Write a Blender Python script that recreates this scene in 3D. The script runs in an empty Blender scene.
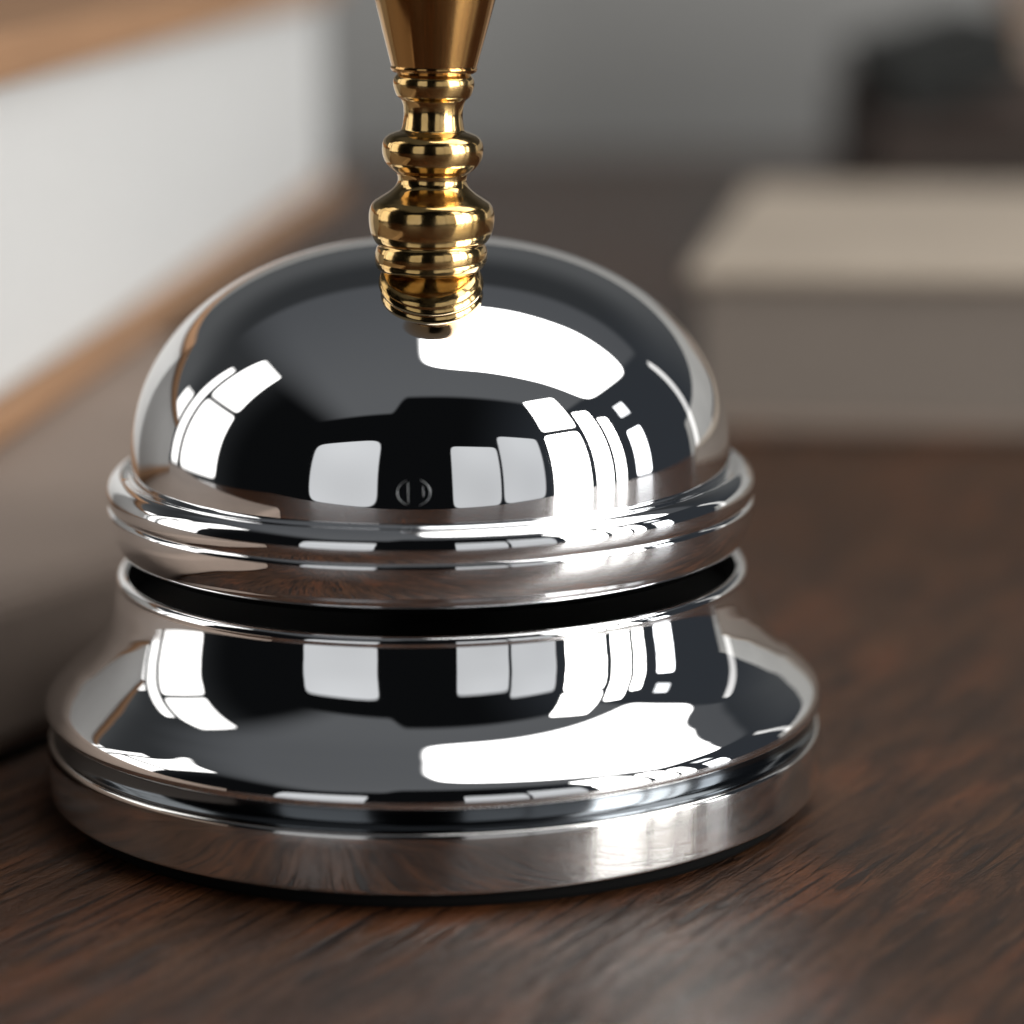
import bpy, bmesh, math, random
from mathutils import Vector, Matrix, noise
C = bpy.context.scene.collection
SC = bpy.context.scene
R = math.radians
MM = .001
random.seed(4)

# ------------------------------------------------------------------ camera
CAM = Vector((.00878, -.31974, .09905))
PITCH, ROLL, LENS = 12.0, 0.6, 105.0
cd = bpy.data.cameras.new('camera'); cam = bpy.data.objects.new('camera', cd); C.objects.link(cam)
cam.location = CAM
fw = Vector((0, math.cos(R(PITCH)), -math.sin(R(PITCH))))
up = Vector((0, math.sin(R(PITCH)), math.cos(R(PITCH)))); rt = Vector((1, 0, 0))
rt2 = rt*math.cos(R(ROLL)) - up*math.sin(R(ROLL)); up2 = up*math.cos(R(ROLL)) + rt*math.sin(R(ROLL))
cam.rotation_euler = Matrix((rt2, up2, -fw)).transposed().to_euler()
cd.lens = LENS; cd.sensor_width = 36; cd.clip_start = .01; cd.clip_end = 50
cd.dof.use_dof = True; cd.dof.focus_distance = .304; cd.dof.aperture_fstop = 10.0
SC.camera = cam
SC.view_settings.view_transform = 'Standard'; SC.view_settings.look = 'None'
SC.view_settings.exposure = 0; SC.view_settings.gamma = 1
SC.render.engine = 'CYCLES'
SC.cycles.max_bounces = 10; SC.cycles.glossy_bounces = 8; SC.cycles.sample_clamp_indirect = 30

# ------------------------------------------------------------------ world: dim room round the desk
W = bpy.data.worlds.new('World'); SC.world = W; W.use_nodes = True
nt = W.node_tree; N = nt.nodes; L = nt.links
bg = N['Background']
def mnode(op, a, b=None, clamp=False):
    n = N.new('ShaderNodeMath'); n.operation = op; n.use_clamp = clamp
    for i, v in enumerate((a, b)):
        if v is None: continue
        if isinstance(v, (int, float)): n.inputs[i].default_value = v
        else: L.new(v, n.inputs[i])
    return n.outputs[0]
def step(v, a, b):                      # smooth 0..1 while v runs from a to b
    n = N.new('ShaderNodeMapRange'); n.interpolation_type = 'SMOOTHSTEP'
    L.new(v, n.inputs[0]); n.inputs[1].default_value = a; n.inputs[2].default_value = b
    return n.outputs[0]
def wmix(f, a, b):
    n = N.new('ShaderNodeMix'); n.data_type = 'RGBA'; L.new(f, n.inputs['Factor'])
    for k, v in ((6, a), (7, b)):
        if isinstance(v, tuple): n.inputs[k].default_value = (*v, 1)
        else: L.new(v, n.inputs[k])
    return n.outputs[2]
tc = N.new('ShaderNodeTexCoord'); sp = N.new('ShaderNodeSeparateXYZ'); L.new(tc.outputs['Generated'], sp.inputs[0])
X, Y, Z = sp.outputs
zc = mnode('MAXIMUM', Z, .02)
cx = mnode('DIVIDE', X, zc); cy = mnode('DIVIDE', mnode('MULTIPLY', Y, -1), zc)   # a ceiling plane overhead
ceil = mnode('MULTIPLY', mnode('MULTIPLY', step(cx, -1.1, -.55), step(cx, 1.3, 1.2)),
             mnode('MULTIPLY', step(cy, -.95, -.78), step(mnode('SUBTRACT', cy, mnode('MULTIPLY', step(cx, -.12, -.3), .28)), .70, .62)))
ceil = mnode('MULTIPLY', ceil, step(Z, .3, .5))
front = step(Y, .25, -.3)
side = step(X, .2, .9)
base = wmix(front, (.030, .032, .034), (.0035, .0038, .0042))
base = wmix(mnode('MULTIPLY', step(Y, .35, .6), step(Z, .62, .35)), base, (.085, .088, .09))
base = wmix(side, base, (.028, .032, .038))
base = wmix(ceil, base, wmix(step(cy, -.9, .7), (.078, .082, .088), (.105, .109, .114)))
L.new(base, bg.inputs[0]); bg.inputs[1].default_value = 1.0

# ------------------------------------------------------------------ lamps (softboxes and daylit windows)
BELL = Vector((0, -.015, .04))
def panel(name, az0, dist, u0, u1, v0, v1, rad, col=(1, 1, 1), rnd=12):
    """upright rectangular lamp facing the bell; az0 = compass from camera side, u/v = tangent coordinates"""
    a = R(az0); n = Vector((math.sin(a), -math.cos(a), 0)); t = Vector((math.cos(a), math.sin(a), 0))
    c = BELL + n*dist + t*dist*(u0+u1)/2 + Vector((0, 0, dist*(v0+v1)/2))
    lamp(name, c, t, Vector((0, 0, 1)), dist*(u1-u0), dist*(v1-v0), rad, col, rnd)
def lamp(name, c, t, s, w, h, rad, col, rnd=12):
    ld = bpy.data.lights.new(name, 'AREA'); ld.shape = 'RECTANGLE'; ld.size = w; ld.size_y = h
    ld.energy = rad*math.pi*w*h; ld.color = col
    # panes glow a little unevenly and fade softly at their rounded edges
    ld.use_nodes = True; n_ = ld.node_tree.nodes; l_ = ld.node_tree.links; em = n_['Emission']
    ge = n_.new('ShaderNodeNewGeometry'); xy = n_.new('ShaderNodeSeparateXYZ'); l_.new(ge.outputs['Parametric'], xy.inputs[0])
    def mm(op, a, b, c=None):
        q = n_.new('ShaderNodeMath'); q.operation = op
        for k_, v_ in enumerate((a, b, c)):
            if v_ is None: continue
            if isinstance(v_, (int, float)): q.inputs[k_].default_value = v_
            else: l_.new(v_, q.inputs[k_])
        return q.outputs[0]
    pu, pv = (mm('POWER', mm('ABSOLUTE', mm('MULTIPLY_ADD', xy.outputs[k_], 2, -1), 0), rnd) for k_ in (0, 1))
    rr = mm('POWER', mm('ADD', pu, pv), 1/rnd)
    mr = n_.new('ShaderNodeMapRange'); mr.interpolation_type = 'SMOOTHSTEP'; l_.new(rr, mr.inputs[0])
    mr.inputs[1].default_value = 1.0; mr.inputs[2].default_value = .96
    nz = n_.new('ShaderNodeTexNoise'); l_.new(ge.outputs['Parametric'], nz.inputs['Vector']); nz.inputs['Scale'].default_value = .9; nz.inputs['Detail'].default_value = 0
    l_.new(mm('MULTIPLY', mr.outputs[0], mm('MULTIPLY_ADD', nz.outputs['Fac'], .5, .75)), em.inputs['Strength'])
    o = bpy.data.objects.new(name, ld); C.objects.link(o)
    z = t.cross(s)
    if z.dot(BELL-c) > 0: t = -t; z = t.cross(s)       # lamp shines along its -Z
    o.matrix_world = Matrix.Translation(c) @ Matrix((t, s, z)).transposed().to_4x4()
cool = (.97, .985, 1); warm = (1, .98, .95)
# overhead softbox
lamp('overhead_softbox', BELL+Vector((.66, .08, 1.0)), Vector((1, 0, 0)), Vector((0, 1, 0)), 1.42, .80, 3.6, (1, .985, .965), 7)
# far front wall, two low windows either side of the camera
panel('window_or_streak_lamp', 0, 1.4, -.97, -.32, -.13, .60, .66, cool, 8)
panel('window_or_streak_lamp', 0, 1.4, .16, .52, -.13, .50, .62, cool)
panel('window_or_streak_lamp', 0, 1.4, .535, .98, -.13, .66, .62, cool)
# right windows with bars
panel('window_or_streak_lamp', 42, 1.5, .10, .39, -.13, .49, 15.0, warm)
panel('window_or_streak_lamp', 42, 1.5, .10, .40, .525, 1.05, 5.5, warm)
panel('window_or_streak_lamp', 42, 1.5, .435, .60, -.13, .74, 11.0, warm)
panel('window_or_streak_lamp', 42, 1.5, .64, .76, -.13, .62, 9.0, warm)
panel('window_or_streak_lamp', 90, 1.5, -.10, .04, -.05, .30, 5.0, cool)
panel('window_or_streak_lamp', 90, 1.5, -.08, .03, .42, .55, 1.6, cool)
panel('window_or_streak_lamp', 122, 1.0, -.02, .04, -.04, .55, .8, warm)  # slim added lamp, gives the light streaks down the chrome's right edge
# left windows
panel('window_or_streak_lamp', -90, 1.2, -.30, .08, .49, 1.12, 1.7, warm)
panel('window_or_streak_lamp', -90, 1.2, -.30, .08, -.05, .47, 1.7, warm)
panel('window_or_streak_lamp', -90, 1.2, -.42, -.325, -.05, .80, 1.7, warm)
panel('window_or_streak_lamp', -90, 1.2, -.62, -.45, -.05, .42, 1.5, warm)

# ------------------------------------------------------------------ helpers
def tag(o, label=None, cat=None, group=None, kind=None):
    if label: o['label'] = label
    if cat: o['category'] = cat
    if group: o['group'] = group
    if kind: o['kind'] = kind
    return o
def empty(name, loc=(0, 0, 0), rz=0):
    o = bpy.data.objects.new(name, None); C.objects.link(o); o.location = loc
    o.rotation_euler.z = rz; o.empty_display_size = .02
    return o
def link(name, bm, mat, parent=None, smooth=False):
    me = bpy.data.meshes.new(name)
    bmesh.ops.recalc_face_normals(bm, faces=bm.faces)
    if smooth:
        for f in bm.faces: f.smooth = True
    bm.to_mesh(me); bm.free(); me.materials.append(mat)
    o = bpy.data.objects.new(name, me); C.objects.link(o)
    if parent: o.parent = parent
    return o
def crom(pts, n=8, sharp=()):
    """Catmull-Rom through (r,z) points, split at the indices in sharp"""
    out = []; cuts = [0]+sorted(sharp)+[len(pts)-1]
    for a, b in zip(cuts, cuts[1:]):
        p = pts[a:b+1]
        if len(p) == 2:
            seg = [(p[0][0]+(p[1][0]-p[0][0])*k/4, p[0][1]+(p[1][1]-p[0][1])*k/4) for k in range(5)]
        else:
            q = [p[0]]+p+[p[-1]]; seg = []
            for i in range(1, len(q)-2):
                p0, p1, p2, p3 = q[i-1:i+3]
                for k in range(n):
                    t = k/n
                    seg.append(tuple(.5*((2*p1[j])+(-p0[j]+p2[j])*t+(2*p0[j]-5*p1[j]+4*p2[j]-p3[j])*t*t
                               + (-p0[j]+3*p1[j]-3*p2[j]+p3[j])*t**3) for j in (0, 1)))
            seg.append(p[-1])
        out += seg if not out else seg[1:]
    return out
def lathe(prof, seg=256, mm=True, skew=None):
    s = MM if mm else 1
    bm = bmesh.new(); rings = []
    for r, z in prof:
        if abs(r) < 1e-6: rings.append([bm.verts.new((0, 0, z*s))]); continue
        ring = []
        for i in range(seg):
            a = 2*math.pi*i/seg
            dz = skew(z, a) if skew else 0
            ring.append(bm.verts.new((r*s*math.cos(a), r*s*math.sin(a), (z+dz)*s)))
        rings.append(ring)
    for A, B in zip(rings, rings[1:]):
        for i in range(seg):
            j = (i+1) % seg
            a0, a1 = A[i % len(A)], A[j % len(A)]; b0, b1 = B[i % len(B)], B[j % len(B)]
            vs = [a0, a1, b1, b0]; u = []
            for v in vs:
                if v not in u: u.append(v)
            if len(u) > 2: bm.faces.new(u)
    return bm
def box(bm, x0, x1, y0, y1, z0, z1, bev=0, seg=3):
    r = bmesh.ops.create_cube(bm, size=1)
    for v in r['verts']:
        v.co = Vector(((x0+x1)/2+v.co.x*(x1-x0), (y0+y1)/2+v.co.y*(y1-y0), (z0+z1)/2+v.co.z*(z1-z0)))
    if bev:
        es = {e for v in r['verts'] for e in v.link_edges}
        bmesh.ops.bevel(bm, geom=list(es), offset=bev, segments=seg, profile=.5, affect='EDGES')
def material(name, col, rough=.5, metal=0, **kw):
    m = bpy.data.materials.new(name); m.use_nodes = True
    b = m.node_tree.nodes['Principled BSDF']
    b.inputs['Base Color'].default_value = (*col, 1); b.inputs['Roughness'].default_value = rough
    b.inputs['Metallic'].default_value = metal
    for k, v in kw.items(): b.inputs[k].default_value = v
    return m
class G:
    """small node-graph builder on a material"""
    def __init__(s, m): s.m = m; s.n = m.node_tree.nodes; s.l = m.node_tree.links; s.b = s.n['Principled BSDF']
    def coord(s, scale=(1, 1, 1), rot=(0, 0, 0), out='Object'):
        t = s.n.new('ShaderNodeTexCoord'); mp = s.n.new('ShaderNodeMapping')
        mp.vector_type = 'TEXTURE' if False else 'POINT'
        r = s.n.new('ShaderNodeMapping'); r.inputs['Rotation'].default_value = rot
        s.l.new(t.outputs[out], r.inputs[0]); s.l.new(r.outputs[0], mp.inputs[0]); mp.inputs['Scale'].default_value = scale
        return mp.outputs[0]
    def noise(s, vec, scale, detail=4, rough=.55, dist=0):
        n = s.n.new('ShaderNodeTexNoise'); s.l.new(vec, n.inputs['Vector'])
        n.inputs['Scale'].default_value = scale; n.inputs['Detail'].default_value = detail
        n.inputs['Roughness'].default_value = rough; n.inputs['Distortion'].default_value = dist
        return n.outputs['Fac']
    def ramp(s, f, *stops):
        n = s.n.new('ShaderNodeValToRGB'); s.l.new(f, n.inputs[0]); e = n.color_ramp.elements
        while len(e) < len(stops): e.new(.5)
        for k, (p, c) in enumerate(stops):
            e[k].position = p; e[k].color = (*c, 1) if isinstance(c, tuple) else (c, c, c, 1)
        return n.outputs[0]
    def mix(s, f, a, b, mode='MIX'):
        n = s.n.new('ShaderNodeMix'); n.data_type = 'RGBA'; n.blend_type = mode
        for k, v in ((0, f), (6, a), (7, b)):
            if isinstance(v, (int, float)): n.inputs[k].default_value = v
            elif isinstance(v, tuple): n.inputs[k].default_value = (*v, 1)
            else: s.l.new(v, n.inputs[k])
        return n.outputs[2]
    def math(s, op, a, b):
        n = s.n.new('ShaderNodeMath'); n.operation = op
        for i, v in enumerate((a, b)):
            if isinstance(v, (int, float)): n.inputs[i].default_value = v
            else: s.l.new(v, n.inputs[i])
        return n.outputs[0]
    def bump(s, h, dist, strength=1, prev=None):
        n = s.n.new('ShaderNodeBump'); s.l.new(h, n.inputs['Height'])
        n.inputs['Distance'].default_value = dist; n.inputs['Strength'].default_value = strength
        if prev: s.l.new(prev, n.inputs['Normal'])
        s.l.new(n.outputs[0], s.b.inputs['Normal']); return n.outputs[0]
    def set(s, k, v): s.l.new(v, s.b.inputs[k])

# ------------------------------------------------------------------ materials
# polished chrome with the faintest waviness and smudging
chrome = material('chrome', (.93, .935, .945), .03, 1)
g = G(chrome); v = g.coord()
g.set('Roughness', g.ramp(g.noise(v, 180, 5, .6), (.35, .006), (.7, .03)))
g.bump(g.noise(v, 60, 2, .4), .00008, .6)
chrome_turned = material('turned_chrome', (.76, .75, .735), .07, 1)
g = G(chrome_turned)
v = g.coord((1, 1, .03)); f = g.noise(v, 2600, 3, .6)
g.set('Roughness', g.ramp(g.noise(g.coord(), 260, 4), (.3, .05), (.75, .12)))
g.bump(f, .000006, .6)
brass = material('polished_brass', (.78, .50, .17), .1, 1)
g = G(brass); v = g.coord()
g.set('Base Color', g.ramp(g.noise(v, 300, 4, .6), (.3, (.54, .34, .12)), (.7, (.76, .52, .23))))
g.set('Roughness', g.ramp(g.noise(v, 500, 4, .6), (.3, .07), (.75, .2)))
g.bump(g.noise(v, 420, 3, .5), .00006, .5)
bronze = material('bronze_handle', (.58, .33, .12), .1, 1)
g = G(bronze); v = g.coord((1, 1, .1))
g.set('Roughness', g.ramp(g.noise(v, 900, 4, .6), (.3, .06), (.75, .14)))
dark_reflection_metal = material('dark_reflection_metal', (.10, .11, .12), .12, 1)  # dark base colour stands in for a dark reflection in chrome
black = material('black_enamel', (.003, .003, .003), .6, **{'Specular IOR Level': .15})
rubber = material('black_rubber', (.004, .004, .004), .9, **{'Specular IOR Level': .1})
mark = material('oval_mark', (.35, .36, .37), .3, 1)

# dark, oiled, open-grained wood; grain runs up and to the right
wood = material('dark_oiled_wood', (.04, .02, .012), .3)
g = G(wood); GR = R(-60)
va = g.coord((.13, 1, 1), (0, 0, GR)); vb = g.coord((.07, 1, 1), (0, 0, GR)); vc = g.coord((.3, 1, 1), (0, 0, GR))
vd = g.coord((.5, 1, 1), (0, 0, GR))
fine = g.noise(vd, 3000, 4, .75, .3)          # pores
ridge = g.noise(vb, 900, 4, .6, .8)           # open grain
broad = g.noise(va, 330, 6, .7, .7)
blot = g.noise(vc, 110, 4, .6, .5)
c1 = g.ramp(broad, (.32, (.018, .008, .004)), (.48, (.045, .019, .009)), (.60, (.075, .032, .014)), (.78, (.11, .046, .019)))
c1 = g.mix(g.ramp(blot, (.52, 0.0), (.70, .6)), c1, (.16, .052, .019))
c1 = g.mix(g.ramp(fine, (.36, .55), (.50, 0.0)), c1, (.016, .010, .007))
c3 = g.mix(g.ramp(ridge, (.38, .85), (.46, 0.0)), c1, (.009, .006, .005))
g.set('Base Color', c3)
h = g.math('ADD', g.math('MULTIPLY', g.ramp(ridge, (.36, 0.0), (.50, 1.0)), .6), g.math('MULTIPLY', fine, .5))
h = g.math('ADD', h, g.math('MULTIPLY', broad, .3))
g.bump(h, .0009, .6)
g.set('Roughness', g.ramp(g.math('ADD', fine, g.math('MULTIPLY', blot, .5)), (.45, .08), (.95, .25)))
g.b.inputs['Specular IOR Level'].default_value = .42

def paper_mat(name, col, col2, scale=(1, 1, 60)):
    m = material(name, col, .8); g = G(m); v = g.coord(scale)
    f = g.noise(v, 60, 4, .6)
    g.set('Base Color', g.ramp(f, (.35, col2), (.65, col))); g.bump(f, .0003, .4)
    return m
def cloth_mat(name, col, rough=.75):
    m = material(name, col, rough); g = G(m); v = g.coord()
    f = g.noise(v, 900, 3, .6); b_ = g.noise(v, 22, 4, .6)
    d = tuple(x*.8 for x in col)
    g.set('Base Color', g.mix(g.ramp(b_, (.35, 0.0), (.7, .8)), col, d)); g.bump(f, .0002, .5)
    return m
white_pages = paper_mat('white_pages', (.56, .565, .56), (.50, .505, .50))
grey_pages = paper_mat('grey_beige_pages', (.235, .20, .17), (.20, .168, .142))
tan_cover = cloth_mat('tan_cover', (.30, .165, .085))
taupe_cover = cloth_mat('taupe_cover', (.24, .185, .15))
beige_cover = cloth_mat('beige_cover', (.41, .345, .275))
dark_cover = cloth_mat('dark_brown_cover', (.036, .020, .014))
black_cover = cloth_mat('black_cover', (.006, .007, .006))
brown_pages = paper_mat('dark_pages', (.05, .035, .028), (.035, .026, .02))
wallm = material('grey_wall_paint', (.25, .25, .24), .85)
g = G(wallm); g.set('Base Color', g.ramp(g.noise(g.coord(), 3, 4), (.3, (.22, .22, .215)), (.7, (.27, .27, .26)))); g.bump(g.noise(g.coord(), 300, 3), .0003, .4)

# ------------------------------------------------------------------ setting: wooden table top and the wall behind
bm = bmesh.new(); box(bm, -.55, .62, -.34, .78, -.03, 0, .002)
tb = link('table_top', bm, wood); tag(tb, kind='structure')
bm = bmesh.new(); box(bm, -1.6, 1.6, .80, .86, -.7, .25)
tag(link('wall', bm, wallm), kind='structure')

# ------------------------------------------------------------------ desk bell
bell = empty('desk_bell')
tag(bell, 'shiny chrome service bell with brass plunger on the dark wooden table', 'desk bell')
# rubber foot
link('rubber_foot', lathe([(0, 0), (39, 0), (40.5, .05), (40.8, .5), (40.8, 2.2), (0, 2.2)]), rubber, bell)
# bottom ring
p = crom([(38, 1.85), (42.15, 1.85), (42.45, 2.1), (42.5, 2.5), (42.5, 7.55), (42.44, 7.85), (42.25, 8.08), (42.0, 8.15), (38, 8.2)], 6, (1, 3, 4, 7))
link('base_ring', lathe(p, 320), chrome_turned, bell, True)
# flared skirt, rim on top and lip below
p = crom([(41.3, 10.45), (41.9, 10.4), (42.35, 10.6), (42.65, 11.1), (42.55, 11.8),
          (42.1, 12.6), (41.2, 13.5), (39.8, 14.7), (38.2, 16.1), (36.9, 17.7), (35.9, 19.5), (35.2, 21.4), (34.7, 23.4), (34.45, 24.7),
          (34.45, 25.2), (34.2, 25.65), (33.75, 25.85), (33.35, 25.7), (33.2, 25.3), (33.1, 24)], 10)
link('flared_base', lathe(p, 320), chrome, bell, True)
link('groove_ring', lathe(crom([(38, 10.46), (41.2, 10.46), (41.35, 9.6), (41.6, 8.9), (42.0, 8.4), (42.05, 8.22), (38, 8.22)], 8, (1, 4, 5)), 256), dark_reflection_metal, bell, True)  # band between lip and ring, its dark reflection put into the colour
# dark inside of the base
link('inner_cup', lathe([(33.12, 25.3), (32.9, 22.6), (20, 22.2), (0, 22.2)]), black, bell)
link('inner_post', lathe([(6, 22.25), (6, 52)], 48), black, bell)
# dome
DA, DZ, DH, DN = 32.5, 37.0, 24.3, 2.2
prof = []
for k in range(121):
    t = math.pi/2*k/120
    prof.append((DA*math.cos(t)**(2/DN), DZ+DH*math.sin(t)**(2/DN)))
prof = [(31.5, 35.9), (32.45, 36.0), (32.5, 36.4)] + [q for q in prof if q[0] > .15] + [(0, DZ+DH)]
link('dome', lathe(prof, 320), chrome, bell, True)
# rolled rim of the dome
p = crom([(31.9, 36.7), (32.5, 36.3), (32.8, 36.25), (33.1, 36.45), (33.7, 36.6), (34.4, 36.3), (34.95, 35.7), (35.2, 34.9), (35.15, 34.0), (34.88, 33.35),
          (35.1, 33.05), (35.15, 32.6), (35.05, 31.4), (34.65, 30.1), (33.9, 28.75), (33.1, 28.0), (32.5, 27.75), (32.1, 28.0), (31.8, 30), (31.5, 35)], 10, (9,))
link('dome_rim', lathe(p, 320), chrome, bell, True)
link('dome_lining', lathe([(31.6, 35), (31.6, 28.3), (31.2, 28.2), (31.0, 34), (0, 50)], 128), black, bell)

# plunger: ringed brass finial under a tapering bronze handle
S = 9.85
def pl(lst, r0=3.6):
    return [(hw/9.96, (272-y)/S + (hw/9.96-r0)*.14) for y, hw in lst]
tip = Vector((.7, -14.4, 59.2))*MM
tipl = [(272, 0), (272, 34), (271.7, 42), (270.8, 48), (268.5, 53), (262, 57), (253, 57.5), (247, 56), (243.5, 54.5), (241, 57.5), (233, 62), (222, 64), (211, 63.5), (203, 60), (197, 53),
        (190, 44), (183, 37.5), (176, 35), (170, 36.5), (167, 41), (162, 47), (155, 50.5), (147, 51.5), (139, 50), (133, 45), (129, 38), (126.5, 33), (123, 31.5),
        (112, 30), (102, 30.5), (96, 33), (93, 37), (88, 39.5), (82, 41), (76, 40.5), (72, 38), (70, 37)]
def sk(z, a):            # rings near the tip sit slightly askew, like a worn thread
    return .28*math.cos(a+.3)*max(0, 1-z/7)*min(1, max(0, z)/.6)
pg = lathe(crom(pl(tipl), 6), 128, skew=sk)
plunger = link('plunger', pg, brass, bell, True)
hl = [(71, 0), (71, 30), (70.5, 38), (69, 42.5), (66.5, 44), (64, 43.5), (60, 44.5), (0, 61), (-60, 75), (-110, 84), (-135, 83), (-150, 70), (-158, 40), (-160, 0)]
handle = link('handle', lathe(crom(pl(hl), 8, (5,)), 160), bronze, plunger, True)
plunger.location = tip; plunger.rotation_euler = (0, R(1.75), 0)

# small oval outline with two bars, thin tubes on the dome front
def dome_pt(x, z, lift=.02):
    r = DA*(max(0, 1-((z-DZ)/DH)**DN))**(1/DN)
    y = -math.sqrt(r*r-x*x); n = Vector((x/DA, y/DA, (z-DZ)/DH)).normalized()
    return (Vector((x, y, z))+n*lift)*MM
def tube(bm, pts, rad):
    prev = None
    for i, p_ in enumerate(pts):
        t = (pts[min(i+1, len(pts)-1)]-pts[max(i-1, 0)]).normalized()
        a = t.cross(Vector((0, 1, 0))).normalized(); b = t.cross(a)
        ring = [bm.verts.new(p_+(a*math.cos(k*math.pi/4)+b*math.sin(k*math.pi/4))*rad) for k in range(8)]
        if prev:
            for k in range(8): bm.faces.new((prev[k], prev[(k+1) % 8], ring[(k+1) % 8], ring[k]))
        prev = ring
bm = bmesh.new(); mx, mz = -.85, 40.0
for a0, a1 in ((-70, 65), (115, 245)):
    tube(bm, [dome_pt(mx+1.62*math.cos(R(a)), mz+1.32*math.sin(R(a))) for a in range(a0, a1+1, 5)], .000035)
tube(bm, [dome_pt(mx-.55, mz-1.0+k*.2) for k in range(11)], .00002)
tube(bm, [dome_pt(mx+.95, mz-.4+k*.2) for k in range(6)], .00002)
link('oval_mark', bm, mark, bell, True)

# ------------------------------------------------------------------ books round the bell
def book(name, loc, rz, w, d, h, cover, pages, label, cov=.0022, over=.003, spine='x0', low=None):
    """w along x, d along y; origin at the near-left bottom corner"""
    e = empty(name, loc, rz); tag(e, label, 'book')
    bm = bmesh.new(); box(bm, 0, w, 0, d, 0, cov, cov*.4); link('back_cover', bm, low or cover, e)
    bm = bmesh.new(); box(bm, 0, w, 0, d, h-cov, h, cov*.4); link('front_cover', bm, cover, e)
    x0, x1, y0, y1 = over, w-over, over, d-over
    if spine == 'x0': s = (-.0006, cov, 0, d); x0 = cov
    else: s = (w-cov, w+.0006, 0, d); x1 = w-cov
    bm = bmesh.new(); box(bm, s[0], s[1], s[2], s[3], cov*.9, h-cov*.9, cov*.3); link('spine', bm, cover, e)
    bm = bmesh.new(); box(bm, x0, x1, y0, y1, cov, h-cov, .0004, 1); link('page_block', bm, pages, e)
    return e
# left: taupe book lying flat, its long edge running past the bell
e = empty('cloth_bound_book', (-.0555, -.003, 0), R(61))
tag(e, 'grey taupe book lying flat under the thick white ledger, left of the bell', 'book')
bm = bmesh.new(); box(bm, -.10, .18, .0, .35, .0005, .021, .004, 5); link('cover', bm, taupe_cover, e)
bm = bmesh.new(); box(bm, .1798, .1815, .006, .344, .004, .0175); link('page_block', bm, grey_pages, e)
# thick white ledger with tan boards on top of it
LX = math.atan2(.327, .030)
e = empty('thick_ledger', (-.0625, .10, .0213), LX)
tag(e, 'very thick white-paged ledger with tan covers resting on the taupe book', 'book')
bm = bmesh.new(); box(bm, -.055, .330, 0, .13, 0, .0045, .0012); link('back_cover', bm, tan_cover, e)
bm = bmesh.new(); box(bm, -.052, .327, .004, .128, .0045, .0495, .001); link('page_block', bm, white_pages, e)
bm = bmesh.new(); box(bm, -.055, .330, 0, .13, .0495, .057, .0012); link('front_cover', bm, tan_cover, e)
# right: beige book, darker ones behind
book('beige_book', (.0405, .214, 0), R(-9), .30, .15, .0300, beige_cover, grey_pages,
     'beige hardback book lying flat on the table to the right behind the bell', spine='x1', cov=.003, over=.0022, low=taupe_cover)
book('dark_brown_book', (.100, .41, 0), R(-3), .26, .21, .038, dark_cover, brown_pages,
     'thick dark brown book lying behind the beige book', spine='x0')
book('black_book', (.110, .44, .0382), R(0), .036, .12, .014, black_cover, black_cover,
     'small black book lying tilted on top of the dark brown book', spine='x0')
bpy.data.objects['black_book'].rotation_euler.y = R(-17)     # leans on the tan book
book('tan_book', (.163, .58, .0382), R(2), .12, .03, .064, tan_cover, grey_pages,
     'tan book on the dark brown book, behind and to the right of the black book', spine='x0')
